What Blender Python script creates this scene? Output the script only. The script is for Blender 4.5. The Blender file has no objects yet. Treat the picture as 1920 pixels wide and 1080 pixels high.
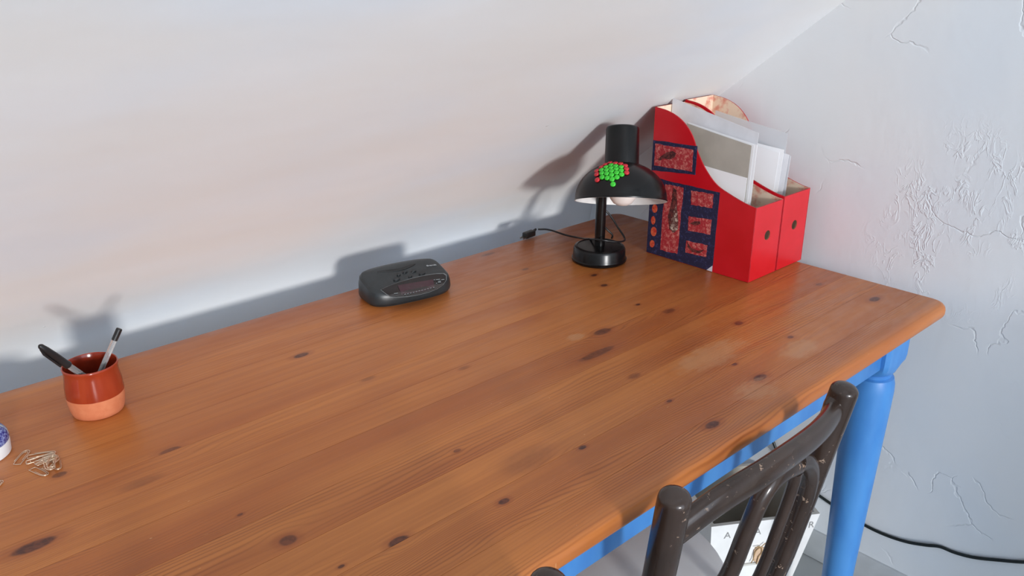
import bpy, bmesh, math, random
from mathutils import Vector, Matrix
random.seed(7)
S = bpy.context.scene
COL = S.collection

# ------------------------------------------------------------------ camera
T = 0.735                                   # height of the desk top
CAMZ = T + 0.60
F = 1593.0                                  # focal length in pixels of a 1920 px wide frame
PITCH = math.atan(625 / F)
YAW = math.radians(47.154)                  # angle from the camera's heading to the desk's long side
RT = Vector((math.sin(YAW), -math.cos(YAW), 0))
FH = Vector((math.cos(YAW), math.sin(YAW), 0))
FW = FH * math.cos(PITCH) - Vector((0, 0, math.sin(PITCH)))
UP = Vector((0, 0, math.cos(PITCH))) + FH * math.sin(PITCH)
cam_data = bpy.data.cameras.new('camera')
cam = bpy.data.objects.new('camera', cam_data)
COL.objects.link(cam)
cam_data.sensor_width = 36.0
cam_data.lens = 36.0 * F / 1920
cam_data.clip_start = 0.02
m = Matrix((RT, UP, -FW)).transposed().to_4x4()
m.translation = (0, 0, CAMZ)
cam.matrix_world = m
S.camera = cam
CO = Vector((0, 0, CAMZ))

# ------------------------------------------------------------------ light and exposure
S.view_settings.view_transform = 'Standard'
S.view_settings.look = 'None'
S.view_settings.gamma = 1.0
S.view_settings.use_curve_mapping = False
S.view_settings.exposure = -0.88
world = bpy.data.worlds.new('daylight')
S.world = world
world.use_nodes = True
bg = world.node_tree.nodes['Background']
bg.inputs[0].default_value = (0.72, 0.82, 0.96, 1)
bg.inputs[1].default_value = 5.6

K = 0.795                                    # rise of the sloping attic wall per metre
SY, SZ = 1.085, T + 0.3145                   # a point on that wall
WX = 1.645                                  # right wall
WALL_X, WALL_Y = -2.1, -2.7                  # far left wall, window wall behind the photographer
WIN = (-1.75, 1.3, 0.12, T + 1.75)          # wide window: x0, x1, z0, z1
sun = bpy.data.lights.new('hazy_sun', 'SUN')      # low hazy sun in the window behind the photographer
sun.energy = 3.7
sun.angle = math.radians(6.5)
sun.color = (1.0, 0.985, 0.97)
suno = bpy.data.objects.new('hazy_sun', sun)
COL.objects.link(suno)
suno.location = (-1.5, -4.5, 2.0)
suno.rotation_euler = Vector((0.31, 1.0, -0.13)).to_track_quat('-Z', 'Y').to_euler()


def portal(name, loc, look, w, h):          # lets the sky in through a window opening
    l = bpy.data.lights.new(name, 'AREA')
    l.shape = 'RECTANGLE'
    l.size, l.size_y = w, h
    l.cycles.is_portal = True
    o = bpy.data.objects.new(name, l)
    COL.objects.link(o)
    o.location = loc
    o.rotation_euler = Vector(look).to_track_quat('-Z', 'Z').to_euler()
    return o


portal('window_daylight', ((WIN[0] + WIN[1]) / 2, WALL_Y - .05, (WIN[2] + WIN[3]) / 2), (0, 1, 0), WIN[1] - WIN[0], WIN[3] - WIN[2])

# ------------------------------------------------------------------ photo pixels to places
def ray(px, py):
    return RT * (px - 960) - UP * (py - 540) + FW * F


def PZ(px, py, z):
    d = ray(px, py)
    return CO + d * ((z - CAMZ) / d.z)


def PX(px, py, x):
    d = ray(px, py)
    return CO + d * (x / d.x)


def PY(px, py, y):
    d = ray(px, py)
    return CO + d * (y / d.y)


def PP(px, py, p0, n):
    d = ray(px, py)
    return CO + d * ((p0 - CO).dot(n) / d.dot(n))


def PD(px, py, near):
    """point on the ray at the depth of a place already known"""
    d = ray(px, py)
    return CO + d * ((near - CO).dot(FW) / d.dot(FW))


def mpp(p):
    return (p - CO).dot(FW) / F


# ------------------------------------------------------------------ materials
def lin(c):
    def f(v):
        v /= 255.0
        return v / 12.92 if v <= 0.04045 else ((v + 0.055) / 1.055) ** 2.4
    return (f(c[0]), f(c[1]), f(c[2]), 1.0)


class NT:
    def __init__(self, name):
        self.mat = bpy.data.materials.new(name)
        self.mat.use_nodes = True
        self.t = self.mat.node_tree
        self.b = self.t.nodes['Principled BSDF']
        self._obj = None

    def node(self, typ, **kw):
        n = self.t.nodes.new(typ)
        for k, v in kw.items():
            setattr(n, k, v)
        return n

    def put(self, sock, v):
        if hasattr(v, 'is_output') or isinstance(v, bpy.types.NodeSocket):
            self.t.links.new(v, sock)
        else:
            sock.default_value = v

    def obj(self):
        if self._obj is None:
            self._obj = self.node('ShaderNodeTexCoord').outputs['Object']
        return self._obj

    def math(self, op, a, b=0.0, c=0.0, clamp=False):
        n = self.node('ShaderNodeMath', operation=op, use_clamp=clamp)
        self.put(n.inputs[0], a)
        self.put(n.inputs[1], b)
        self.put(n.inputs[2], c)
        return n.outputs[0]

    def xyz(self):
        n = self.node('ShaderNodeSeparateXYZ')
        self.put(n.inputs[0], self.obj())
        return n.outputs

    def vec(self, x, y, z):
        n = self.node('ShaderNodeCombineXYZ')
        for i, v in enumerate((x, y, z)):
            self.put(n.inputs[i], v)
        return n.outputs[0]

    def scaled(self, s, off=(0, 0, 0)):
        n = self.node('ShaderNodeMapping')
        self.put(n.inputs[0], self.obj())
        n.inputs['Scale'].default_value = s
        n.inputs['Location'].default_value = off
        return n.outputs[0]

    def noise(self, vec, scale, detail=3.0, rough=0.5, dist=0.0):
        n = self.node('ShaderNodeTexNoise')
        self.put(n.inputs['Vector'], vec)
        n.inputs['Scale'].default_value = scale
        n.inputs['Detail'].default_value = detail
        n.inputs['Roughness'].default_value = rough
        n.inputs['Distortion'].default_value = dist
        return n.outputs['Fac']

    def ramp(self, v, lo, hi, a=0.0, b=1.0):
        n = self.node('ShaderNodeMapRange', interpolation_type='SMOOTHSTEP')
        self.put(n.inputs[0], v)
        n.inputs[1].default_value, n.inputs[2].default_value = lo, hi
        n.inputs[3].default_value, n.inputs[4].default_value = a, b
        return n.outputs[0]

    def mix(self, f, a, b, mode='MIX'):
        n = self.node('ShaderNodeMix', data_type='RGBA', blend_type=mode)
        self.put(n.inputs[0], f)
        self.put(n.inputs[6], a)
        self.put(n.inputs[7], b)
        return n.outputs[2]

    def bump(self, h, strength=0.3, dist=0.002):
        n = self.node('ShaderNodeBump')
        self.put(n.inputs['Height'], h)
        n.inputs['Strength'].default_value = strength
        n.inputs['Distance'].default_value = dist
        self.put(self.b.inputs['Normal'], n.outputs[0])

    def set(self, **kw):
        for k, v in kw.items():
            self.put(self.b.inputs[k.replace('_', ' ')], v)
        return self


def plain(name, rgb, rough=0.5, var=0.06, scale=30.0, bump=0.0, spec=0.5, metal=0.0, coat=0.0):
    t = NT(name)
    n = t.noise(t.obj(), scale, 4)
    c = lin(rgb)
    d = tuple(max(0, v * (1 - 3 * var)) for v in c[:3]) + (1,)
    e = tuple(min(1, v * (1 + 2 * var)) for v in c[:3]) + (1,)
    t.set(Base_Color=t.mix(t.ramp(n, 0.3, 0.7), d, e), Roughness=rough, Metallic=metal)
    t.b.inputs['Specular IOR Level'].default_value = spec
    t.b.inputs['Coat Weight'].default_value = coat
    if bump:
        t.bump(t.noise(t.obj(), scale * 6, 3), bump, 0.001)
    return t.mat


# ------------------------------------------------------------------ mesh helpers
def new_obj(name, bm, mats, parent=None, angle=35, base=None):
    if base is None and parent is not None:
        p, base = parent, Vector((0, 0, 0))
        base = ORIG[parent.name]
    base = base or Vector((0, 0, 0))
    bmesh.ops.recalc_face_normals(bm, faces=bm.faces[:])
    bmesh.ops.translate(bm, verts=bm.verts[:], vec=-base)
    me = bpy.data.meshes.new(name)
    bm.to_mesh(me)
    bm.free()
    for mt in (mats if isinstance(mats, (list, tuple)) else [mats]):
        me.materials.append(mt)
    if angle:
        for p in me.polygons:
            p.use_smooth = True
        me.set_sharp_from_angle(angle=math.radians(angle))
    o = bpy.data.objects.new(name, me)
    COL.objects.link(o)
    if parent is not None:
        o.parent = parent
    else:
        o.location = base
    ORIG[o.name] = Vector(base)
    return o


ORIG = {}


def thing(name, base, label, cat, group=None):
    o = bpy.data.objects.new(name, None)
    o.empty_display_size = 0.05
    COL.objects.link(o)
    o.location = base
    ORIG[o.name] = Vector(base)
    return tag(o, label, cat, group)


def tag(o, label, cat, group=None):
    o['label'] = label
    o['category'] = cat
    if group:
        o['group'] = group
    return o


def struct(o):
    o['kind'] = 'structure'
    return o


def bx(bm, lo, hi, bevel=0.0, seg=2, mi=0):
    v = [bm.verts.new((x, y, z)) for z in (lo[2], hi[2]) for y in (lo[1], hi[1]) for x in (lo[0], hi[0])]
    fs = [(0, 2, 3, 1), (4, 5, 7, 6), (0, 1, 5, 4), (2, 6, 7, 3), (0, 4, 6, 2), (1, 3, 7, 5)]
    faces = [bm.faces.new([v[i] for i in f]) for f in fs]
    for f in faces:
        f.material_index = mi
    if bevel:
        es = list({e for f in faces for e in f.edges})
        bmesh.ops.bevel(bm, geom=es, offset=bevel, segments=seg, profile=0.5, affect='EDGES')


def box(lo, hi, bevel=0.0, seg=2):
    bm = bmesh.new()
    bx(bm, lo, hi, bevel, seg)
    return bm


def lathe(bm, prof, mat=None, seg=40, close_ends=True):
    """prof: (radius, height) pairs about z; mat: Matrix"""
    rings = []
    for r, z in prof:
        if r < 1e-6:
            rings.append([bm.verts.new((0, 0, z))])
        else:
            rings.append([bm.verts.new((r * math.cos(2 * math.pi * i / seg), r * math.sin(2 * math.pi * i / seg), z)) for i in range(seg)])
    for a, b in zip(rings[:-1], rings[1:]):
        for i in range(seg):
            j = (i + 1) % seg
            if len(a) == 1 and len(b) > 1:
                bm.faces.new((a[0], b[i], b[j]))
            elif len(b) == 1 and len(a) > 1:
                bm.faces.new((a[i], a[j], b[0]))
            elif len(a) > 1:
                bm.faces.new((a[i], a[j], b[j], b[i]))
    if close_ends:
        for r in (rings[0], rings[-1]):
            if len(r) > 1:
                bm.faces.new(r)
    if mat is not None:
        vs = [v for r in rings for v in r]
        bmesh.ops.transform(bm, matrix=mat, verts=vs)


def smooth_path(pts, n=8):
    """Catmull-Rom through the points"""
    P = [Vector(p) for p in pts]
    P = [P[0] * 2 - P[1]] + P + [P[-1] * 2 - P[-2]]
    out = []
    for i in range(1, len(P) - 2):
        a, b, c, d = P[i - 1:i + 3]
        for k in range(n):
            t = k / n
            out.append(0.5 * ((2 * b) + (c - a) * t + (2 * a - 5 * b + 4 * c - d) * t * t + (3 * b - a - 3 * c + d) * t ** 3))
    out.append(P[-2])
    return out


def tube(bm, pts, rad, seg=12, flat=None, cap_round=False):
    """rad: number or list; flat: (direction, factor) squeezes the section along a direction"""
    n = len(pts)
    rr = rad if isinstance(rad, (list, tuple)) else [rad] * n
    pts = [Vector(p) for p in pts]
    rr = list(rr)
    if cap_round:
        for end in (0, 1):
            if end == 0:
                p, q, r = pts[0], pts[1], rr[0]
            else:
                p, q, r = pts[-1], pts[-2], rr[-1]
            d = (q - p).normalized()
            extra = [(p + d * r * 0.6 * (1 - math.sin(a)), r * max(0.05, math.cos(a)) ** .8) for a in (1.5, 1.3, 1.05, 0.8, 0.5, .25)]
            L = 10.0
            if end == 0:
                while len(pts) > 3 and (pts[1] - p).length < r * .75:
                    del pts[1], rr[1]
            else:
                while len(pts) > 3 and (pts[-2] - p).length < r * .75:
                    del pts[-2], rr[-2]
            if end == 0:
                pts = [e[0] for e in extra] + [p + d * min(r * 0.6, L * 0.5)] + pts[1:]
                rr = [e[1] for e in extra] + [r] + rr[1:]
            else:
                pts = pts[:-1] + [p + d * min(r * 0.6, L * 0.5)] + [e[0] for e in reversed(extra)]
                rr = rr[:-1] + [r] + [e[1] for e in reversed(extra)]
    n = len(pts)
    rings = []
    side = None
    for i in range(n):
        t = (pts[min(i + 1, n - 1)] - pts[max(i - 1, 0)]).normalized()
        if side is None:
            ref = Vector((0, 0, 1)) if abs(t.z) < 0.9 else Vector((0, 1, 0))
            side = t.cross(ref).normalized()
        side = (side - t * side.dot(t)).normalized()
        up = t.cross(side)
        ring = []
        for k in range(seg):
            a = 2 * math.pi * k / seg
            o = side * math.cos(a) * rr[i] + up * math.sin(a) * rr[i]
            if flat:
                f = Vector(flat[0]).normalized()
                o = o - f * o.dot(f) * (1 - flat[1])
            ring.append(bm.verts.new(pts[i] + o))
        rings.append(ring)
    for a, b in zip(rings[:-1], rings[1:]):
        for k in range(seg):
            j = (k + 1) % seg
            bm.faces.new((a[k], a[j], b[j], b[k]))
    bm.faces.new(rings[0])
    bm.faces.new(list(reversed(rings[-1])))


def prism(bm, poly, off, mi=(0, 0, 0)):
    """poly: 3-D points of a face; off: thickness vector; mi: materials of (first face, far face, rim)"""
    a = [bm.verts.new(p) for p in poly]
    b = [bm.verts.new(Vector(p) + Vector(off)) for p in poly]
    f = bm.faces.new(a)
    f.material_index = mi[0]
    f = bm.faces.new(list(reversed(b)))
    f.material_index = mi[1]
    for i in range(len(a)):
        j = (i + 1) % len(a)
        f = bm.faces.new((a[i], a[j], b[j], b[i]))
        f.material_index = mi[2]


def text_obj(name, body, size, mat_world, material, parent, depth=0.0004):
    cu = bpy.data.curves.new(name, 'FONT')
    cu.body = body
    cu.size = size
    cu.extrude = depth
    cu.align_x = 'CENTER'
    cu.align_y = 'CENTER'
    tmp = bpy.data.objects.new(name + '_tmp', cu)
    COL.objects.link(tmp)
    dg = bpy.context.evaluated_depsgraph_get()
    me = bpy.data.meshes.new_from_object(tmp.evaluated_get(dg))
    bpy.data.objects.remove(tmp)
    bpy.data.curves.remove(cu)
    me.name = name
    me.transform(mat_world)
    me.transform(Matrix.Translation(-ORIG[parent.name]))
    me.materials.clear()
    me.materials.append(material)
    o = bpy.data.objects.new(name, me)
    COL.objects.link(o)
    o.parent = parent
    ORIG[o.name] = ORIG[parent.name]
    return o


def frame(origin, x, n):
    n = Vector(n).normalized()
    x = (Vector(x) - n * Vector(x).dot(n)).normalized()
    y = n.cross(x)
    M = Matrix((x, y, n)).transposed().to_4x4()
    M.translation = origin
    return M


# ------------------------------------------------------------------ the room
def plaster(name, rough_relief):
    t = NT(name)
    x, y, z = t.xyz()
    big = t.noise(t.obj(), 2.2, 3)
    col = t.mix(t.ramp(big, 0.35, 0.65), lin((224, 231, 237)), lin((233, 235, 236)))
    fine = t.noise(t.obj(), 60, 4)
    if rough_relief:
        warp = t.node('ShaderNodeVectorMath', operation='ADD')
        nz = t.node('ShaderNodeTexNoise')
        t.put(nz.inputs['Vector'], t.obj())
        nz.inputs['Scale'].default_value = 9
        nz.inputs['Detail'].default_value = 4
        sc = t.node('ShaderNodeVectorMath', operation='SCALE')
        t.put(sc.inputs[0], nz.outputs['Color'])
        sc.inputs['Scale'].default_value = 0.16
        t.put(warp.inputs[0], t.obj())
        t.put(warp.inputs[1], sc.outputs[0])
        vo = t.node('ShaderNodeTexVoronoi', feature='DISTANCE_TO_EDGE')
        t.put(vo.inputs['Vector'], warp.outputs[0])
        vo.inputs['Scale'].default_value = 5.5
        crack = t.ramp(vo.outputs['Distance'], 0.0, 0.016, 1, 0)
        keep = t.ramp(t.noise(t.scaled((1, 1, 1), (3.1, 0, 7)), 5.5, 2), 0.50, 0.58)
        crack = t.math('MULTIPLY', crack, keep)
        # flaking ridges gathered in one rough patch of the plaster
        py_, pz_ = 0.55, T + 0.13
        dy = t.math('DIVIDE', t.math('SUBTRACT', y, py_), 0.16)
        dz = t.math('DIVIDE', t.math('SUBTRACT', z, pz_), 0.17)
        d2 = t.math('ADD', t.math('MULTIPLY', dy, dy), t.math('MULTIPLY', dz, dz))
        patch = t.ramp(d2, 0.2, 1.6, 1, 0)
        ridge = t.noise(t.scaled((1, 1.6, 0.8)), 30, 3, 0.55, 1.0)
        rm = t.ramp(t.math('ABSOLUTE', t.math('SUBTRACT', ridge, 0.5)), 0.0, 0.06, 1, 0)
        sel = t.ramp(t.noise(t.scaled((1, 1, 0.6), (0, 5, 2)), 14, 3), 0.47, 0.58)
        rm = t.math('MULTIPLY', t.math('MULTIPLY', rm, sel), patch)
        hgt = t.math('ADD', t.math('MULTIPLY', fine, 0.10), t.math('MULTIPLY', big, 0.6))
        hgt = t.math('SUBTRACT', hgt, t.math('MULTIPLY', crack, 0.22))
        hgt = t.math('ADD', hgt, t.math('MULTIPLY', rm, 0.22))
        wav = t.noise(t.scaled((1, 1, 0.5)), 12, 3)
        hgt = t.math('ADD', hgt, t.math('MULTIPLY', wav, 0.3))
        t.bump(hgt, 0.9, 0.004)
        col = t.mix(t.math('MULTIPLY', crack, 0.05), col, lin((170, 170, 170)))
    else:
        wav = t.noise(t.scaled((0.5, 1, 1)), 5, 3)
        spots = t.ramp(t.noise(t.obj(), 26, 2, 0.5), 0.80, 0.84)
        hgt = t.math('ADD', t.math('MULTIPLY', fine, 0.08), t.math('MULTIPLY', wav, 1.4))
        hgt = t.math('ADD', hgt, spots)
        t.bump(hgt, 0.6, 0.004)
        col = t.mix(t.ramp(t.noise(t.scaled((0.45, 1.3, 1.3), (4, 0, 0)), 3.0, 3), 0.35, 0.7), col, lin((230, 229, 226)))
    t.set(Base_Color=col, Roughness=0.62)
    t.b.inputs['Specular IOR Level'].default_value = 0.35
    return t.mat


M_slope = plaster('slope_plaster', False)
M_right = plaster('rough_plaster', True)
M_room = plain('room_white', (232, 230, 224), 0.8, 0.02, 4)
M_trim = plain('white_gloss_trim', (235, 235, 232), 0.4, 0.02)


def quad(bm, a, b, c, d, n, th):
    prism(bm, [Vector(a), Vector(b), Vector(c), Vector(d)], Vector(n).normalized() * th)


def zs(y):
    return SZ - K * (y - SY)


XL = WALL_X
YB = SY + SZ / K                                   # sloping wall meets the floor
YR = -1.15                                         # slope meets the flat ceiling
ZC = zs(YR)
YF = WALL_Y                                        # window wall behind the photographer
YB = 1.485                                         # wall foot bent in behind the desk to shape the shadow band there
WP = [(YR, ZC), (SY, SZ), (1.40, zs(1.40)), (1.425, T + .034), (1.445, T + .010), (1.458, T - .018), (1.466, T - .06), (1.47, T - .2), (YB, 0)]
bm = bmesh.new()
pv = [[bm.verts.new((x, y, z)) for y, z in WP] for x in (XL, WX)]
qv = [[bm.verts.new((x, y + .08, z + .10)) for y, z in WP] for x in (XL, WX)]
for g in (pv, qv):
    for i in range(len(WP) - 1):
        bm.faces.new((g[0][i], g[1][i], g[1][i + 1], g[0][i + 1]))
for i in range(len(WP) - 1):
    for k in (0, 1):
        bm.faces.new((pv[k][i], pv[k][i + 1], qv[k][i + 1], qv[k][i]))
for i in (0, -1):
    bm.faces.new((pv[0][i], pv[1][i], qv[1][i], qv[0][i]))
struct(new_obj('wall_back', bm, M_slope, angle=50))
bm = bmesh.new()
prism(bm, [(WX, YF - .1, 0), (WX, YB + 0.1, 0), (WX, YB + 0.1, T + .3), (WX, YR, ZC + 0.12), (WX, YF - .1, ZC + 0.12)], (.12, 0, 0))
struct(new_obj('wall_right', bm, M_right, angle=0))
bm = bmesh.new()
prism(bm, [(XL, YF - .1, 0), (XL, YB + 0.1, 0), (XL, YB + 0.1, T + .3), (XL, YR, ZC + 0.12), (XL, YF - .1, ZC + 0.12)], (-.12, 0, 0))
struct(new_obj('wall_left', bm, M_room, angle=0))
struct(new_obj('ceiling', box((XL, YF, ZC), (WX, YR + .05, ZC + .1)), M_room, angle=0))
WIN_X0, WIN_X1, WIN_Z0, WIN_Z1 = WIN
bm = bmesh.new()
for lo, hi in (((XL, YF - .1, 0), (WX, YF, WIN_Z0)), ((XL, YF - .1, WIN_Z1), (WX, YF, ZC + .1)),
               ((XL, YF - .1, WIN_Z0), (WIN_X0, YF, WIN_Z1)), ((WIN_X1, YF - .1, WIN_Z0), (WX, YF, WIN_Z1))):
    bx(bm, lo, hi)
struct(new_obj('wall_front', bm, M_room, angle=0))


def frame_bars(axis, a0, a1, z0, z1, c, w=.045, d=.03):
    bm = bmesh.new()
    for u0, u1, v0, v1 in ((a0 - w, a1 + w, z0 - w, z0), (a0 - w, a1 + w, z1, z1 + w), (a0 - w, a0, z0, z1), (a1, a1 + w, z0, z1)):
        if axis == 'x':
            bx(bm, (u0, c, v0), (u1, c + d, v1))
        else:
            bx(bm, (c, u0, v0), (c + d, u1, v1))
    return bm


struct(new_obj('window_1', frame_bars('x', *WIN, YF), M_trim, angle=0))

# unseen block added beside the camera to shade the foot of the right wall
struct(new_obj('shade_block', box((1.38, -.95, 0), (WX, -.38, T + .115), .004), M_room))

t = NT('pale_floor')
big = t.noise(t.obj(), 3, 4)
t.set(Base_Color=t.mix(t.ramp(big, 0.3, 0.7), lin((160, 164, 165)), lin((178, 180, 180))), Roughness=0.45)
t.bump(t.noise(t.obj(), 40, 4), 0.15, 0.001)
M_floor = t.mat
struct(new_obj('floor', box((XL, YF, -0.08), (WX, YB, 0)), M_floor, angle=0))
M_skirt = plain('painted_skirting', (206, 210, 212), 0.5, 0.04, 12, 0.3)
struct(new_obj('baseboard_right', box((WX - 0.006, YF, 0.002), (WX + 0.01, YB, 0.078), 0.002), M_skirt))

# ------------------------------------------------------------------ desk
DX0, DX1, DY0, DY1 = -0.21, 1.592, 0.513, 1.331
TH = 0.026
SEAMS = [DY0, .572, .645, .715, .788, .866, .93, .997, 1.075, 1.16, 1.245, DY1]
DB = Vector((0.69, 0.92, 0))
desk = thing('desk', DB, 'pine-topped desk with blue painted apron and turned legs standing along the sloping wall', 'desk')
# knots and soft dark marks traced from the photo: pixel, length and height in pixels, darkness
KN = [(565, 666, 30, 9, .9), (318, 845, 40, 14, .7), (62, 1024, 75, 26, .95), (540, 1013, 34, 26, .8), (748, 1015, 40, 22, .95),
      (945, 940, 24, 13, 1.), (1092, 839, 18, 9, 1.), (857, 845, 16, 8, .7), (1130, 622, 40, 12, .8), (1120, 663, 90, 13, .7),
      (1254, 583, 32, 9, .6), (1385, 606, 20, 8, .8), (1336, 796, 38, 14, 1.), (1255, 752, 15, 6, 1.), (1425, 708, 36, 12, 1.),
      (1377, 683, 13, 6, .9), (1482, 632, 16, 6, .8), (1640, 561, 30, 8, .9), (1535, 533, 16, 5, .6), (1133, 535, 15, 6, .9),
      (1114, 516, 14, 5, .9), (1196, 571, 11, 4, 1.), (1190, 705, 22, 8, .5), (112, 890, 26, 13, .7), (450, 965, 12, 6, .8),
      (915, 477, 34, 5, .6), (985, 505, 16, 4, .6), (990, 860, 100, 40, .28), (690, 710, 24, 7, .4), (265, 905, 60, 16, .3),
      (870, 690, 20, 6, .4), (640, 1062, 14, 8, .8)]
WORN = [(1335, 665, .095, .035), (1500, 655, .05, .028), (1420, 730, .05, .03), (1080, 632, .02, .012)]


def wood(i, y0, y1, edge=False):
    t = NT('pine_board')
    x, y, z = t.xyz()
    sd = 3.7 * i
    rnd = random.Random(40 + i)
    warp = t.noise(t.scaled((1.3, 7, 1), (sd, sd * .3, 0)), 1.6, 2)
    warp2 = t.noise(t.scaled((6, 30, 1), (sd, 0, 0)), 1.5, 2)
    yy = t.math('ADD', y, t.math('MULTIPLY', t.math('SUBTRACT', warp, .5), .07 if not edge else .02))
    yy = t.math('ADD', yy, t.math('MULTIPLY', t.math('SUBTRACT', warp2, .5), .006))
    kmask = None
    khalo = None
    for px, py, w, h, dk in KN:
        p = PZ(px, py, T)
        if not (y0 - .03 < p.y < y1 + .03):
            continue
        s = mpp(p)
        el = (CAMZ - T) / (p - CO).length
        a, b = .5 * w * s * .95, .5 * h * s / max(el, .3) * 0.72
        kx, ky = p.x - DB.x, p.y - DB.y
        ex = t.math('SUBTRACT', x, kx)
        ey = t.math('SUBTRACT', y, ky)
        u = t.math('DIVIDE', ex, a * 2.6)
        v = t.math('DIVIDE', ey, b * 2.2)
        d = t.math('ADD', t.math('MULTIPLY', u, u), t.math('MULTIPLY', v, v))
        e = t.math('POWER', 2.718, t.math('MULTIPLY', d, -1))
        yy = t.math('SUBTRACT', yy, t.math('MULTIPLY', t.math('MULTIPLY', ey, e), .75))
        if y0 - .002 < p.y < y1 + .002:
            wob = t.math('ADD', t.math('MULTIPLY', d, 5.2), t.math('MULTIPLY', t.math('SUBTRACT', warp2, .5), 1.0))
            k = t.ramp(wob, .45 if dk > .5 else 0, 1.25 if dk > .5 else 2.5, dk, 0)
            kmask = k if kmask is None else t.math('MAXIMUM', kmask, k)
            hl = t.ramp(wob, .8, 4.5, dk, 0)
            khalo = hl if khalo is None else t.math('MAXIMUM', khalo, hl)
    freq = (210 if edge else rnd.choice((150, 185, 230, 260)))
    ph = t.math('MULTIPLY', yy, freq * 2 * math.pi)
    s = t.math('ADD', t.math('MULTIPLY', t.math('SINE', ph), .5), .5)
    ring = t.math('POWER', s, 3.0)
    amt = t.ramp(t.noise(t.scaled((.8, 6, 1), (sd * 2, 1, 0)), 2.2, 2), .38, .66, .08, .85 if i < 5 else .38)
    ring = t.math('MULTIPLY', ring, amt)
    if edge:
        ring = t.math('MULTIPLY', ring, 1.2, clamp=True)
    streak = t.noise(t.scaled((1.5, 60, 20), (sd, 0, 0)), 2.0, 3)
    tone = rnd.uniform(-.5, .5)
    ca, cb = lin((196, 121, 60)), lin((172, 96, 46))
    base = t.mix(t.ramp(t.math('ADD', t.noise(t.scaled((1.2, 5, 1), (sd, 2, 1)), 1.7, 2), tone * .3), .3, .7), ca, cb)
    base = t.mix(t.ramp(streak, .35, .7, 0, .4), base, lin((158, 88, 44)))
    c = t.mix(t.math('MULTIPLY', ring, .62), base, lin((118, 56, 24)))
    if kmask is not None:
        c = t.mix(t.math('MULTIPLY', khalo, .45), c, lin((140, 66, 34)))
        c = t.mix(kmask, c, t.mix(t.ramp(t.noise(t.obj(), 160, 3), .35, .65), lin((68, 32, 24)), lin((104, 54, 34))))
    # rubbed, varnish-worn places and pale scratches
    wm = None
    for px, py, rx, ry in WORN:
        p = PZ(px, py, T)
        u = t.math('DIVIDE', t.math('SUBTRACT', x, p.x - DB.x), rx)
        v = t.math('DIVIDE', t.math('SUBTRACT', y, p.y - DB.y), ry)
        d = t.math('ADD', t.math('MULTIPLY', u, u), t.math('MULTIPLY', v, v))
        if not (y0 - ry < p.y < y1 + ry):
            continue
        d = t.math('ADD', d, t.math('MULTIPLY', t.math('SUBTRACT', t.noise(t.scaled((1, 2.2, 1)), 40, 4, .7), .5), 2.6))
        k = t.ramp(d, .1, 1.1, .42, 0)
        wm = k if wm is None else t.math('MAXIMUM', wm, k)
    if wm is not None:
        c = t.mix(wm, c, lin((196, 150, 110)))
    if i < 6:
        sp = t.ramp(t.noise(t.scaled((90, 260, 1), (sd, 0, 0)), 1.0, 2), .74, .80, 0, .6)
        sp = t.math('MULTIPLY', sp, t.ramp(t.noise(t.obj(), 9, 2), .50, .62))
        c = t.mix(sp, c, lin((222, 178, 130)))
    t.set(Base_Color=c, Roughness=t.ramp(t.noise(t.scaled((4, 12, 1)), 5, 3), .3, .7, .30, .42))
    t.b.inputs['Specular IOR Level'].default_value = 0.45
    t.bump(t.math('SUBTRACT', t.math('MULTIPLY', ring, -1), t.math('MULTIPLY', streak, .3)), .25, .0006)
    return t.mat


def desk_top_solid():
    bm = bmesh.new()
    r = 0.034
    pts = []
    for cx, cy, a0 in ((DX1 - r, DY0 + r, -90), (DX1 - r, DY1 - r, 0), (DX0 + r, DY1 - r, 90), (DX0 + r, DY0 + r, 180)):
        for k in range(9):
            a = math.radians(a0 + k * 90 / 8)
            pts.append((cx + r * math.cos(a), cy + r * math.sin(a)))
    # rounded-over edge: a stack of inset outlines
    prof = [(.006, T - TH), (.002, T - TH + .003), (0, T - TH + .008), (0, T - .011), (.0015, T - .006), (.005, T - .002), (.010, T)]
    rings = []
    for ins, z in prof:
        cx, cy = (DX0 + DX1) / 2, (DY0 + DY1) / 2
        ring = []
        for i, (x, y) in enumerate(pts):
            k = i // 9
            ccx, ccy = ((DX1 - r, DY0 + r), (DX1 - r, DY1 - r), (DX0 + r, DY1 - r), (DX0 + r, DY0 + r))[k]
            d = Vector((x - ccx, y - ccy)).normalized()
            ring.append(bm.verts.new((x - d.x * ins, y - d.y * ins, z)))
        rings.append(ring)
    for a, b in zip(rings[:-1], rings[1:]):
        for i in range(len(a)):
            j = (i + 1) % len(a)
            bm.faces.new((a[i], a[j], b[j], b[i]))
    bm.faces.new(list(reversed(rings[0])))
    bm.faces.new(rings[-1])
    return bm


for i, (y0, y1) in enumerate(zip(SEAMS[:-1], SEAMS[1:])):
    bm = desk_top_solid()
    g = .00018
    for co, no in (((0, y0 + g, 0), (0, -1, 0)), ((0, y1 - g, 0), (0, 1, 0))):
        if DY0 + .001 < co[1] < DY1 - .001:
            res = bmesh.ops.bisect_plane(bm, geom=bm.verts[:] + bm.edges[:] + bm.faces[:], plane_co=co, plane_no=no, clear_outer=True)
            bmesh.ops.holes_fill(bm, edges=[e for e in bm.edges if e.is_boundary], sides=0)
    new_obj('board', bm, wood(i, y0, y1, i == 0), desk, angle=40)

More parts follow.
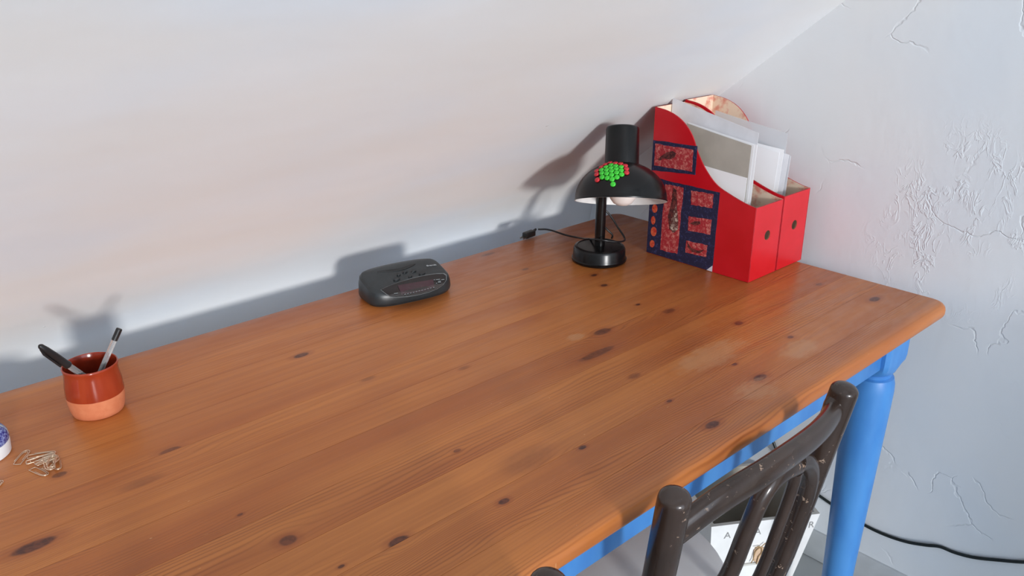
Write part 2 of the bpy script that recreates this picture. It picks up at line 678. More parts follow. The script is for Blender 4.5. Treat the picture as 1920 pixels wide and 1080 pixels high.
t = NT('blue_paint')
n = t.noise(t.scaled((1, 1, .35)), 24, 4)
t.set(Base_Color=t.mix(t.ramp(n, .3, .7), lin((62, 126, 196)), lin((74, 140, 206))), Roughness=0.42)
t.bump(t.noise(t.scaled((20, 20, 1)), 3, 3), .12, .001)
M_blue = t.mat
ZU = T - TH
AB = T - 0.095
for nm, lo, hi in (('apron', (DX0 + .09, .552, AB), (1.43, .572, ZU)), ('apron', (DX0 + .09, 1.27, AB), (1.43, 1.29, ZU)),
                   ('apron', (1.465, .60, AB), (1.485, 1.26, ZU)), ('apron', (DX0 + .1, .60, AB), (DX0 + .12, 1.26, ZU))):
    new_obj(nm, box(lo, hi, .0015), M_blue, desk)
for cx, cy in ((1.453, .581), (1.453, 1.265), (DX0 + .12, .581), (DX0 + .12, 1.265)):
    bm = bmesh.new()
    # square head block, its lower corners turned round
    hw = .0425
    seg = 40
    rings = []
    def sq(a, s):
        c, q = math.cos(a), math.sin(a)
        rsq = hw / max(abs(c), abs(q))
        rsq = min(rsq, hw * 1.36)
        return rsq * (1 - s) + (hw * .93) * s
    prof = [(ZU, 0, 1), (AB + .012, 0, 1), (AB + .002, .1, 1.0), (AB - .008, .45, .99), (AB - .016, .8, .95), (AB - .022, 1, .82)]
    prof2 = [(AB - .024, .034), (AB - .028, .0335), (AB - .031, .0385), (AB - .042, .0415), (AB - .058, .0425), (AB - .10, .0415), (T - .35, .0365), (T - .55, .0305), (.03, .0265), (.006, .026), (0, .024)]
    for z, s, k in prof:
        rings.append([bm.verts.new((cx + sq(2 * math.pi * (j + .5) / seg, s) * k * math.cos(2 * math.pi * (j + .5) / seg), cy + sq(2 * math.pi * (j + .5) / seg, s) * k * math.sin(2 * math.pi * (j + .5) / seg), z)) for j in range(seg)])
    for z, r in prof2:
        rings.append([bm.verts.new((cx + r * math.cos(2 * math.pi * (j + .5) / seg), cy + r * math.sin(2 * math.pi * (j + .5) / seg), z)) for j in range(seg)])
    for a, b in zip(rings[:-1], rings[1:]):
        for j in range(seg):
            q = (j + 1) % seg
            bm.faces.new((a[j], a[q], b[q], b[j]))
    bm.faces.new(rings[0])
    bm.faces.new(list(reversed(rings[-1])))
    new_obj('leg', bm, M_blue, desk, angle=30)

# ------------------------------------------------------------------ magazine files
t = NT('red_card')
n = t.noise(t.obj(), 14, 3)
chip = t.ramp(t.noise(t.obj(), 120, 3, .6), .74, .78, 0, .5)
t.set(Base_Color=t.mix(chip, t.mix(t.ramp(n, .3, .7), lin((196, 12, 26)), lin((206, 22, 36))), lin((222, 150, 140))), Roughness=0.34)
M_red = t.mat
t = NT('raw_card_inside')
n = t.noise(t.obj(), 28, 4, .6)
t.set(Base_Color=t.mix(t.ramp(n, .46, .62), lin((232, 208, 184)), lin((214, 140, 120))), Roughness=0.8)
M_card = t.mat
M_redrim = plain('red_rim', (176, 20, 34), .5, .1, 90)
M_hole = plain('hole_rim', (150, 110, 80), .7, .1, 60)

XB = 1.398
PROF = [tuple(PX(px, py, XB))[1:] for px, py in ((1226, 200), (1250, 207), (1268, 217), (1284, 232), (1298, 255), (1309, 288), (1323, 318), (1343, 346), (1369, 365), (1398, 382), (1420, 391))]
YBK, YFR = 1.079, .826


def crv(pts, n=6):
    return [(p.y, p.z) for p in smooth_path([(0, a, b) for a, b in pts], n)]


PROFC = crv([(YBK, PROF[0][1])] + [(p[0], p[1]) for p in PROF[1:-1]] + [(YFR, PROF[-1][1])])


def magazine_file(x0, x1, label, fz=0.0, rot=0.0):
    base = Vector(((x0 + x1) / 2, YFR, T))
    root = thing('magazine_file', base, label, 'magazine file', 'red magazine files on the desk')
    th = .0028
    off = lambda pts: [(y, z + fz) for y, z in pts]
    poly = [(YBK, T + .0005), ] + off(PROFC) + [(YFR, T + .0005)]
    sides = []
    for nm, xs, d in (('side_panel', x0, th), ('side_panel', x1, -th)):
        bm = bmesh.new()
        prism(bm, [Vector((xs, y, z)) for y, z in poly], (d, 0, 0), (0, 1, 2))
        sides.append(new_obj(nm, bm, [M_red, M_card, M_redrim], root, angle=0))
    bm = bmesh.new()
    zt = PROFC[0][1] + fz
    prism(bm, [Vector((x, YBK, z)) for x, z in ((x0 + th, T + .0005), (x1 - th, T + .0005), (x1 - th, zt), (x0 + th, zt))], (0, -th, 0), (0, 1, 2))
    new_obj('back_panel', bm, [M_red, M_card, M_redrim], root, angle=0)
    bm = bmesh.new()
    zf = PROFC[-1][1] + fz - .001
    hc = Vector(((x0 + x1) / 2 + .003, YFR, T + .087))
    hr = .0098
    N = 32
    outer = []
    for k in range(N):
        a = 2 * math.pi * k / N + math.pi / N
        c, s = math.cos(a), math.sin(a)
        tx = ((x1 - th - hc.x) if c > 0 else (x0 + th - hc.x)) / c
        tz = ((zf - hc.z) if s > 0 else (T + .0005 - hc.z)) / s
        tt = min(tx, tz)
        outer.append((hc.x + tt * c, hc.z + tt * s))
    # snap the nearest rim points to the true corners
    for cxz in ((x0 + th, zf), (x1 - th, zf), (x0 + th, T + .0005), (x1 - th, T + .0005)):
        k = min(range(N), key=lambda q: (outer[q][0] - cxz[0]) ** 2 + (outer[q][1] - cxz[1]) ** 2)
        outer[k] = cxz
    rings = []
    for y in (YFR, YFR + th):
        o_ = [bm.verts.new((x, y, z)) for x, z in outer]
        i_ = [bm.verts.new((hc.x + hr * math.cos(2 * math.pi * k / N + math.pi / N), y, hc.z + hr * math.sin(2 * math.pi * k / N + math.pi / N))) for k in range(N)]
        rings.append((o_, i_))
    for k in range(N):
        j = (k + 1) % N
        for q, (o_, i_) in enumerate(rings):
            f = bm.faces.new((o_[k], o_[j], i_[j], i_[k]))
            f.material_index = q
        f = bm.faces.new((rings[0][0][k], rings[0][0][j], rings[1][0][j], rings[1][0][k]))
        f.material_index = 2
        f = bm.faces.new((rings[0][1][k], rings[0][1][j], rings[1][1][j], rings[1][1][k]))
        f.material_index = 3
    new_obj('front_panel', bm, [M_red, M_card, M_redrim, M_hole], root, angle=0)
    new_obj('bottom_panel', box((x0 + th, YFR + th, T + .0005), (x1 - th, YBK - th, T + .003)), M_card, root, angle=0)
    return root, sides


file1, sides1 = magazine_file(XB, XB + .0985, 'red magazine file with navy and red collage on its side, nearer the lamp')
file2, sides2 = magazine_file(XB + .1012, XB + .2005, 'plain red magazine file nearer the right wall, behind the collaged one', .004)

# collage glued on the visible side of the first file


def crayon(name, a, b, scale, lo=.42, hi=.6):
    t = NT(name)
    n = t.noise(t.scaled((1, 1, 1)), scale, 5, .75)
    t.set(Base_Color=t.mix(t.ramp(n, lo, hi), lin(a), lin(b)), Roughness=.75)
    t.bump(n, .4, .0008)
    return t.mat


M_navy = crayon('navy_crayon', (26, 24, 58), (66, 70, 120), 190, .5, .72)
M_patch = crayon('red_crayon', (168, 34, 44), (222, 140, 128), 170, .45, .7)
M_orange = crayon('orange_red_crayon', (190, 40, 30), (216, 100, 60), 150)
M_leaf = crayon('dark_leaf_print', (62, 22, 24), (120, 50, 46), 120)
M_scrape = crayon('pale_scrape', (96, 50, 46), (214, 196, 180), 140, .45, .62)


def patch(name, pix, mat, lvl, jag=.0):
    bm = bmesh.new()
    pts = []
    rnd = random.Random(hash(str(pix)) % 1000)
    P = [PX(px, py, XB) for px, py in pix]
    n = len(P)
    for i in range(n):
        a, b = P[i], P[(i + 1) % n]
        steps = 8 if jag else 1
        for k in range(steps):
            q = a.lerp(b, k / steps)
            if jag and k:
                q = q + Vector((0, rnd.uniform(-jag, jag), rnd.uniform(-jag, jag)))
            q.y = min(q.y, YBK - .0003)
            q.z = max(q.z, T + .001)
            pts.append(Vector((XB - .0004 * lvl, q.y, q.z)))
    prism(bm, pts, (.0004, 0, 0))
    return new_obj(name, bm, mat, sides1[0], angle=0)


patch('collage_panel', ((1222, 262), (1308, 274), (1304, 328), (1220, 319)), M_navy, 1, .0006)
patch('collage_patch', ((1229, 269), (1300, 281), (1298, 322), (1227, 310)), M_patch, 2, .0008)
patch('leaf_print', ((1234, 299), (1240, 293), (1250, 286), (1262, 283), (1268, 287), (1266, 295), (1256, 299), (1246, 297), (1237, 301)), M_leaf, 3)
patch('collage_panel', ((1217, 330), (1282, 346), (1350, 361), (1335, 511), (1209, 473)), M_navy, 1, .0006)
patch('collage_patch', ((1248, 345), (1282, 352), (1270, 476), (1238, 468)), M_patch, 2, .0012)
patch('leaf_print', ((1263, 352), (1269, 356), (1270, 390), (1272, 420), (1266, 436), (1256, 430), (1253, 405), (1260, 378)), M_leaf, 3, .0005)
patch('scrape_mark', ((1268, 384), (1271, 400), (1272, 430), (1262, 436), (1257, 426), (1262, 402)), M_scrape, 4, .0012)
for q in (((1296, 357), (1338, 364), (1336, 390), (1296, 384)), ((1292, 405), (1335, 412), (1332, 440), (1290, 432)), ((1287, 451), (1327, 460), (1324, 482), (1285, 473))):
    patch('collage_patch', q, M_patch, 2, .0009)
patch('leaf_print', ((1294, 419), (1302, 415), (1313, 415), (1314, 420), (1304, 423)), M_leaf, 3)
patch('leaf_print', ((1289, 453), (1296, 464), (1309, 470), (1322, 468), (1312, 475), (1298, 472), (1290, 463)), M_leaf, 3)
for cx, cy, w, h in ((1228, 391, 5, 8), (1225, 413, 4, 8), (1226, 434, 5.5, 9), (1223, 457, 4.5, 7)):
    patch('collage_dot', [(cx + w * math.cos(a), cy + h * math.sin(a)) for a in [k * math.pi / 5 for k in range(10)]], M_orange, 2)
patch('torn_corner', ((1325, 506), (1336, 498), (1335, 511)), plain('torn_paper', (205, 205, 215), .8), 2)

# papers standing in the files
t = NT('paper_white')
t.set(Base_Color=lin((238, 238, 240)), Roughness=.7)
t.b.inputs['Subsurface Weight'].default_value = 0
M_paper = t.mat
M_paper2 = plain('paper_grey_white', (222, 222, 226), .6, .02)
M_kraft = plain('grey_board_card', (172, 166, 156), .7, .03, 20)
M_poly = NT('clear_pocket')
M_poly.set(Base_Color=lin((225, 228, 232)), Roughness=.25)
M_poly.b.inputs['Alpha'].default_value = .55
M_poly = M_poly.mat


def sheet(x, yb, yf, zt_b, zt_f, zb, mat, label, lean=0.0, bow=.0, name='paper_sheet'):
    """upright sheet parallel to the file's side; yb/yf back and front edges, top edge from zt_b to zt_f"""
    bm = bmesh.new()
    NY, NZ = 10, 8
    g = []
    for s in (0, 1):
        rows = []
        for i in range(NY + 1):
            u = i / NY
            row = []
            for j in range(NZ + 1):
                v = j / NZ
                y = yb + (yf - yb) * u
                z = zb + ((zt_b + (zt_f - zt_b) * u) - zb) * v
                xx = x + lean * (v - .3) + bow * (u * u) * (v) + s * .0006
                row.append(bm.verts.new((xx, y, z)))
            rows.append(row)
        g.append(rows)
    for s in (0, 1):
        for i in range(NY):
            for j in range(NZ):
                bm.faces.new((g[s][i][j], g[s][i + 1][j], g[s][i + 1][j + 1], g[s][i][j + 1]))
    for i in range(NY):
        for j in (0, NZ):
            bm.faces.new((g[0][i][j], g[0][i + 1][j], g[1][i + 1][j], g[1][i][j]))
    for j in range(NZ):
        for i in (0, NY):
            bm.faces.new((g[0][i][j], g[0][i][j + 1], g[1][i][j + 1], g[1][i][j]))
    o = new_obj(name, bm, mat, None, base=Vector((x, (yb + yf) / 2, zb)))
    return tag(o, label, 'paper', 'papers in the magazine files')


zb0 = T + .004
a = PX(1262, 183, 1.448); b = PX(1421, 250, 1.448)
sheet(1.447, a.y, b.y, a.z, b.z, zb0, M_paper2, 'tall white sheet rising highest out of the collaged red file', .0, .004)
a = PX(1288, 231, 1.425); b = PX(1406, 274, 1.425)
sheet(1.424, a.y, b.y, a.z, b.z, zb0, M_kraft, 'grey card with a white lower strip, frontmost in the collaged red file', .001, .006, 'grey_card')
sheet(1.4215, a.y - .02, b.y + .001, PX(1320, 308, 1.4215).z, PX(1407, 337, 1.4215).z, zb0, M_paper, 'short white sheet leaning on the grey card in the collaged file', .001, .006)
sheet(1.4275, a.y, b.y - .004, a.z + .001, b.z + .001, zb0, M_paper, 'white sheet directly behind the grey card in the collaged file', .001, .006)
sheet(1.4305, a.y, b.y - .008, a.z + .001, b.z + .0015, zb0, M_paper, 'second white sheet behind the grey card in the collaged file', .001, .006)
a = PX(1340, 207, 1.545); b = PX(1470, 252, 1.545)
sheet(1.548, a.y, b.y, a.z, b.z, zb0, M_poly, 'translucent plastic pocket standing tallest in the plain red file', 0, .012, 'plastic_pocket')
sheet(1.552, a.y, b.y - .010, a.z - .012, b.z - .045, zb0, M_paper2, 'white sheet behind the plastic pocket in the plain red file', 0, .012)
a = PX(1390, 268, 1.53); b = PX(1455, 288, 1.53)
sheet(1.527, a.y + .03, b.y, a.z + .008, b.z, zb0, M_paper, 'crumpled white sheet frontmost in the plain red file', .003, .014)
sheet(1.531, a.y + .03, b.y - .006, a.z + .011, b.z + .006, zb0, M_paper, 'white sheet second from the front in the plain red file', .003, .016)
sheet(1.536, a.y + .03, b.y - .014, a.z + .008, b.z - .004, zb0, M_paper2, 'white sheet third from the front in the plain red file', .003, .018)

# ------------------------------------------------------------------ lamp
M_black = plain('black_enamel', (13, 13, 14), .26, .15, 20, 0, .35)
M_blackp = plain('black_plastic', (22, 22, 23), .4, .1, 40)
M_white = plain('white_enamel', (236, 236, 234), .45, .02)
LB = PZ(1123, 487, T)
lamp = thing('desk_lamp', LB, 'black desk lamp with domed shade dotted with green and red beads', 'lamp')
TL = Matrix.Translation(LB)
bm = bmesh.new()
lathe(bm, [(0, 0), (.054, 0), (.0572, .002), (.0578, .006), (.0562, .007), (.0555, .009), (.0545, .026), (.052, .031), (.047, .033), (.046, .0315), (.02, .033), (0, .034)], TL, 56)
new_obj('base', bm, M_black, lamp)
HC = LB + RT * .030 - FH * .074 + Vector((0, 0, .1525))
AX = (Vector((0, 0, 1)) + FH * .37 + RT * .028).normalized()
HM = frame(HC, RT, AX)
bm = bmesh.new()
pole_top = LB + Vector((0, 0, .158)) + RT * .001
tube(bm, [LB + Vector((0, 0, .03)), LB + Vector((0, 0, .1)), pole_top], .0108, 20)
new_obj('pole', bm, M_black, lamp)
R0, H0 = .0900, .074
dome = [(R0 * math.cos(a), H0 * math.sin(a)) for a in [math.radians(k * 4) for k in range(0, 18)]]
outer = [(R0 + .0006, -.004), (R0 + .001, -.002)] + dome
bm = bmesh.new()
inner = [(max(r - .0016, .03), z - .0012) for r, z in dome]
lathe(bm, outer, HM, 64, False)
sh = new_obj('shade', bm, M_black, lamp)
bm = bmesh.new()
lathe(bm, [(R0 + .0005, -.0042), (R0 - .001, -.0042)] + inner + [(0.0, inner[-1][1])], HM, 64, False)
new_obj('shade_lining', bm, M_white, sh)
bm = bmesh.new()
ztop = .142
lathe(bm, [(.0335, .058), (.0335, .0655), (.0325, ztop - .006), (.0315, ztop - .002), (.029, ztop), (.026, ztop - .0012), (0, ztop - .0015)], HM, 48)
new_obj('socket_housing', bm, M_black, lamp)
M_bulb = plain('opal_bulb', (240, 232, 226), .3, .01)
bm = bmesh.new()
lathe(bm, [(.012, .05), (.013, .04), (.02, .028), (.0265, .014), (.028, .004), (.0255, -.008), (.018, -.018), (.009, -.0225), (0, -.0235)], HM @ Matrix.Translation((.004, 0, .010)), 32)
new_obj('bulb', bm, M_bulb, lamp)

M_green = plain('green_bead', (60, 196, 52), .35, .05, 200)
M_redb = plain('red_bead', (196, 40, 50), .38, .05, 200)
GREEN = [(515, 545), (567, 555), (627, 567), (460, 568), (515, 577), (572, 588), (628, 605), (410, 600), (465, 602), (520, 612), (577, 630), (633, 650),
         (413, 635), (467, 640), (522, 655), (580, 680), (417, 680), (473, 688), (527, 703), (538, 757)]
REDB = [(505, 520), (563, 525), (622, 532), (673, 552), (685, 588), (688, 630), (452, 540), (408, 568), (357, 610), (357, 648), (364, 708)]
HMI = HM.inverted()
bead_me = None
for lst, mt in ((GREEN, M_green), (REDB, M_redb)):
    bead_me = None
    for cx, cy in lst:
        d = ray(1060 + cx / 6, 220 + cy / 6)
        o_, dd = HMI @ CO, (HMI.to_3x3() @ d).normalized()
        sc = Vector((1 / R0, 1 / R0, 1 / H0))
        o2, d2 = o_ * sc, dd * sc
        A, B, C = d2.dot(d2), 2 * o2.dot(d2), o2.dot(o2) - 1
        disc = B * B - 4 * A * C
        if disc < 0:
            tt = -B / (2 * A)
        else:
            tt = (-B - math.sqrt(disc)) / (2 * A)
        p = o_ + dd * tt
        nrm = Vector((p.x / R0 ** 2, p.y / R0 ** 2, p.z / H0 ** 2)).normalized()
        M = HM @ frame(p, (1, 0, 0), nrm)
        if bead_me is None:
            b_ = bmesh.new()
            lathe(b_, [(.0046, 0), (.0052, .001), (.0052, .0024), (.0047, .0033), (.0032, .0039), (0, .0040)], None, 14)
            bmesh.ops.recalc_face_normals(b_, faces=b_.faces[:])
            bead_me = bpy.data.meshes.new('bead')
            b_.to_mesh(bead_me)
            b_.free()
            bead_me.materials.append(mt)
            for pl in bead_me.polygons:
                pl.use_smooth = True
            bead_me.set_sharp_from_angle(angle=math.radians(50))
        ob = bpy.data.objects.new('bead', bead_me)
        COL.objects.link(ob)
        ob.parent = sh
        ob.matrix_local = Matrix.Translation(-LB) @ M

# flex looped round the pole, ending in a flat plug near the edge of the desk
plug_p = PZ(990, 441, T + .008)
fl = [PZ(1009, 430, T + .016), PZ(1030, 431, T + .016), PZ(1062, 441, T + .008), PZ(1092, 447, T + .012)]
pc = LB + Vector((0, 0, .043))
cable = fl + [PD(1120, 449, LB - FH * .03), PD(1150, 453, LB - FH * .035), PD(1169, 452, LB - FH * .012), PD(1170, 444, LB + FH * .012), PD(1157, 424, LB + FH * .02), PD(1145, 405, LB + FH * .02),
              PD(1133, 394, LB + FH * .016), PD(1124, 401, LB + FH * .0), PD(1126, 415, LB - FH * .012), PD(1137, 429, LB - FH * .016), PD(1148, 440, LB - FH * .01), PD(1147, 447, LB - FH * .004)]
bm = bmesh.new()
tube(bm, smooth_path(cable, 8), .0020, 10)
new_obj('cord', bm, M_blackp, lamp)
bm = bmesh.new()
d = (PZ(1009, 432, T + .01) - PZ(980, 443, T + .01)).normalized()
PM = frame(PZ(992, 439, T + .0095), d, (0, 0, 1))
b2 = bmesh.new()
bx(b2, (-.017, -.0075, -.007), (.016, .0075, .007), .003, 2)
bmesh.ops.transform(b2, matrix=PM, verts=b2.verts[:])
pl = new_obj('plug', b2, M_blackp, lamp)
bm = bmesh.new()
tube(bm, [PM @ Vector((.014, 0, .002)), PM @ Vector((.025, 0, .006))], [.0042, .0024], 10)
new_obj('cord_sleeve', bm, M_blackp, pl)
M_pin = plain('metal_pin', (150, 145, 135), .3, .05, metal=1.0)
for s in (-1, 1):
    bm = bmesh.new()
    tube(bm, [PM @ Vector((-.016, s * .0045, -.003)), PM @ Vector((-.026, s * .0045, -.004))], .0018, 8)
    new_obj('pin', bm, M_pin, pl)

# ------------------------------------------------------------------ clock radio
M_grey = plain('graphite_plastic', (40, 46, 49), .36, .06, 60)
M_grey2 = plain('dark_button', (24, 27, 29), .4, .06, 60)
M_glass = plain('smoked_window', (20, 17, 20), .10, .02)
M_disp = plain('maroon_display', (62, 34, 44), .25, .04, 20)
M_print = plain('silver_print', (190, 194, 196), .4, .02)
M_line = plain('silver_outline', (110, 116, 118), .35, .02)
cu = Vector((.159, -.028, 0)).normalized()
cv = Vector((-cu.y, cu.x, 0))
CL, CW = .172, .100
CB = Vector((.789, 1.2157, T)) + cu * (CL / 2 - .008) + cv * (CW / 2 - .012)
CM = frame(CB, cu, (0, 0, 1))
clock = thing('clock_radio', CB, 'dark grey clock radio with unlit maroon display on the desk', 'clock radio')


def ztop(v):                                  # height of the top along the depth (-.5 front .. +.5 back)
    return .0245 + .0235 * min(1, max(0, (v + .5) / .80)) ** .85


def clk_out(n=72, e=4.2):
    o = []
    for k in range(n):
        a = 2 * math.pi * k / n
        c, s = math.cos(a), math.sin(a)
        x = abs(c) ** (2 / e) * (1 if c >= 0 else -1)
        y = abs(s) ** (2 / e) * (1 if s >= 0 else -1)
        y = y * (1 - .10 * (x * x)) if y < 0 else y * (1 - .16 * x * x)
        o.append((x * .5, y * .5))
    return o


OUT = clk_out()
bm = bmesh.new()
rings = []
for s, zf in ((.93, lambda v: .0), (.95, lambda v: .0028), (.985, lambda v: .005), (1.0, lambda v: .010), (.99, lambda v: ztop(v) * .66), (.965, lambda v: ztop(v) * .88), (.92, lambda v: ztop(v) * .975), (.86, ztop), (.7, ztop), (.5, ztop), (.3, ztop), (.12, ztop)):
    rings.append([bm.verts.new(CM @ Vector((x * CL * s, y * CW * s, zf(y * s)))) for x, y in OUT])
for a, b in zip(rings[:-1], rings[1:]):
    for k in range(len(a)):
        j = (k + 1) % len(a)
        bm.faces.new((a[k], a[j], b[j], b[k]))
bm.faces.new(list(reversed(rings[0])))
bm.faces.new(rings[-1])
body = new_obj('body', bm, M_grey, clock, angle=28)


def on_clock(px, py, lift=.0004):
    """ray onto the sloping top of the clock"""
    d = ray(px, py).normalized()
    lo, hi = .5, 3.0
    I = CM.inverted()
    q = None
    s = .8
    while s < 2.2:
        q = I @ (CO + d * s)
        if q.z < ztop(q.y / CW) + lift:
            break
        s += .0004
    q.z = ztop(q.y / CW) + lift
    return CM @ q


def clk_patch(name, pix, mat, lift, parent, sub=5, th=.0006):
    pts = []
    n = len(pix)
    for i in range(n):
        a, b = pix[i], pix[(i + 1) % n]
        for k in range(sub):
            pts.append(on_clock(a[0] + (b[0] - a[0]) * k / sub, a[1] + (b[1] - a[1]) * k / sub, lift))
    bm = bmesh.new()
    c = sum(pts, Vector()) / n / sub
    cq = CM.inverted() @ c
    cq.z = ztop(cq.y / CW) + lift
    c = CM @ cq
    vs = [bm.verts.new(p) for p in pts]
    ws = [bm.verts.new(p - Vector((0, 0, th))) for p in pts]
    cc = bm.verts.new(c)
    for i in range(len(vs)):
        j = (i + 1) % len(vs)
        bm.faces.new((vs[i], vs[j], cc))
        bm.faces.new((vs[i], ws[i], ws[j], vs[j]))
    return new_obj(name, bm, mat, parent, angle=40)


def cz(x, y):                                   # pixel of the 8x close-up of the clock
    return 640 + x / 8.0, 470 + y / 8.0


DWIN = [cz(*p) for p in ((600, 585), (700, 535), (850, 480), (1050, 420), (1250, 375), (1420, 350), (1530, 348), (1570, 375), (1570, 440), (1520, 510), (1430, 570), (1300, 620), (1150, 655), (980, 682), (820, 690), (740, 680), (680, 645))]
WC = (sum(p[0] for p in DWIN) / len(DWIN), sum(p[1] for p in DWIN) / len(DWIN))
clk_patch('window_rim', [(WC[0] + (p[0] - WC[0]) * 1.025, WC[1] + (p[1] - WC[1]) * 1.06) for p in DWIN], M_line, .0004, body, 3)
wd = clk_patch('display_window', DWIN, M_glass, .0010, clock, 6)
clk_patch('display', [cz(*p) for p in ((845, 520), (1380, 430), (1395, 545), (1250, 600), (1050, 635), (900, 650))], M_disp, .0020, wd, 8, .0012)
for i in range(11):
    x = 945 + i * 43
    clk_patch('printed_mark', [cz(x, 650 - i * 10.5), cz(x + 20, 645 - i * 10.5), cz(x + 20, 658 - i * 10.5), cz(x, 663 - i * 10.5)], M_line, .0024, wd, 1)
for x, y, w in ((790, 637, 60), (1385, 432, 20), (1420, 430, 60), (1450, 455, 40), (1500, 430, 45), (1420, 483, 16), (1450, 470, 45)):
    clk_patch('printed_mark', [cz(x, y), cz(x + w, y - w * .14), cz(x + w, y + 10 - w * .14), cz(x, y + 10)], M_line, .0024, wd, 1)


def clk_btn(cx, cy, w, h, tilt=.18, n=16):
    pix = []
    for k in range(n):
        a = 2 * math.pi * k / n
        x, y = w * math.cos(a), h * math.sin(a)
        pix.append(cz(cx + x, cy + y - x * tilt))
    clk_patch('button', pix, M_grey2, .0016, clock, 1, .002)
    clk_patch('button_cap', [(p[0], p[1] - .5) for p in [((q[0] - cz(cx, cy)[0]) * .72 + cz(cx, cy)[0], (q[1] - cz(cx, cy)[1]) * .68 + cz(cx, cy)[1]) for q in pix]], M_grey, .0024, clock, 1, .001)


for b_ in ((830, 425, 52, 26), (862, 358, 30, 17), (955, 318, 38, 16), (1085, 305, 40, 15), (1212, 340, 50, 24), (1035, 385, 30, 15)):
    clk_btn(*b_)
# snooze bar at the back edge
clk_patch('snooze_groove', [cz(*p) for p in ((535, 312), (700, 300), (850, 290), (960, 262), (1060, 215), (1102, 192), (1110, 200), (1068, 228), (965, 274), (855, 302), (700, 312), (545, 322))], M_grey2, .0008, body, 2)
p0 = on_clock(*cz(1350, 220), .0010)
p1 = on_clock(*cz(1450, 210), .0010)
nn = (CM.to_3x3() @ Vector((0, -.12, 1))).normalized()
text_obj('brand_lettering', 'Brandt', .0072, frame(p0, p1 - p0, nn), M_print, clock, .0002)

# ------------------------------------------------------------------ terracotta cup with pens
t = NT('glazed_terracotta')
x, y, z = t.xyz()
edge = t.math('ADD', z, t.math('MULTIPLY', t.noise(t.obj(), 40, 2), .0015))
g = t.ramp(edge, .0300, .0306)
cl = t.mix(t.ramp(t.noise(t.obj(), 90, 4), .3, .7), lin((206, 120, 80)), lin((214, 132, 92)))
gz = t.mix(t.ramp(t.noise(t.scaled((1, 1, .3)), 60, 3), .3, .7), lin((146, 50, 26)), lin((160, 60, 32)))
t.set(Base_Color=t.mix(g, cl, gz), Roughness=t.ramp(edge, .0300, .0306, .75, .12))
M_terra = t.mat
M_terra_in = plain('glazed_inside', (128, 40, 22), .15, .06, 40)
CUP = Vector((.290, 1.173, T))
cup = thing('pen_cup', CUP, 'terracotta cup with glazed upper half holding two pens', 'cup')
bm = bmesh.new()
lathe(bm, [(0, 0), (.031, 0), (.0335, .0015), (.0355, .008), (.0375, .022), (.0380, .032), (.0372, .046), (.0352, .060), (.0350, .066), (.0362, .0705), (.0365, .0725), (.0352, .0738), (.0342, .0730)], Matrix.Translation(CUP), 56, False)
cb_ = new_obj('cup_body', bm, M_terra, cup, angle=60)
bm = bmesh.new()
lathe(bm, [(.0343, .0731), (.0332, .070), (.0322, .064), (.0330, .05), (.034, .03), (.031, .008), (0, .006)], Matrix.Translation(CUP), 56, False)
new_obj('glazed_lining', bm, M_terra_in, cup, angle=60)

t = NT('clear_barrel')
t.set(Base_Color=lin((225, 226, 226)), Roughness=.12)
t.b.inputs['Transmission Weight'].default_value = .75
t.b.inputs['IOR'].default_value = 1.35
M_clear = t.mat
M_ink = plain('black_ink', (18, 18, 20), .4, .05)
M_cap = plain('black_pen_cap', (26, 27, 29), .42, .06)
M_tipm = plain('brass_tip', (180, 150, 90), .3, .03, metal=1)


def pen(bottom, top, label, capped):
    L = (top - bottom).length
    d = (top - bottom).normalized()
    root = thing('ballpoint_pen', bottom, label, 'pen', 'pens in the terracotta cup')
    M = frame(bottom, (1, 0, 0) if abs(d.x) < .9 else (0, 1, 0), d)

    def cyl(name, prof, mat, parent, seg=16):
        b = bmesh.new()
        lathe(b, prof, M, seg)
        return new_obj(name, b, mat, parent, angle=30)
    if capped:          # stands cap upwards
        cyl('barrel', [(.0040, 0), (.0041, .001), (.0041, L - .02)], M_clear, root, 6)
        cyl('ink_tube', [(.0016, .004), (.0016, L - .03)], M_ink, root, 10)
        cyl('end_plug', [(.0036, -.001), (.0042, 0), (.0042, .004), (.0036, .0045)], M_cap, root)
        b = bmesh.new()
        lathe(b, [(.0042, L - .054), (.0054, L - .054), (.0056, L - .051), (.0050, L - .049), (.0052, L - .03), (.0046, L - .012), (.0036, L - .002), (.0022, L), (0, L)], M @ Matrix.Diagonal((1, 1, 1, 1)), 20)
        cp = new_obj('cap', b, M_cap, root, angle=40)
        b = bmesh.new()
        up = (UP - d * UP.dot(d)).normalized()
        sid = up * -.0064
        tube(b, [top - d * .004 + sid * .5, top - d * .012 + sid, top - d * .044 + sid * 1.1], .0015, 8)
        new_obj('clip', b, M_cap, cp)
    else:
        cyl('barrel', [(.0041, .012), (.0041, L - .0095)], M_clear, root, 6)
        cyl('ink_tube', [(.0017, .004), (.0017, L - .05)], M_ink, root, 10)
        cyl('pen_point', [(.0004, 0), (.0012, .004), (.003, .008), (.0036, .0135)], M_tipm, root)
        cyl('end_plug', [(.0034, L - .018), (.0041, L - .0175), (.0042, L - .001), (.0036, L)], M_cap, root)
    return root


def solve_pen(bottom, px, py, L):
    d = ray(px, py).normalized()
    best = None
    s = .9
    while s < 1.8:
        p = CO + d * s
        e = abs((p - bottom).length - L)
        if best is None or e < best[0]:
            best = (e, p)
        s += .0005
    return best[1]


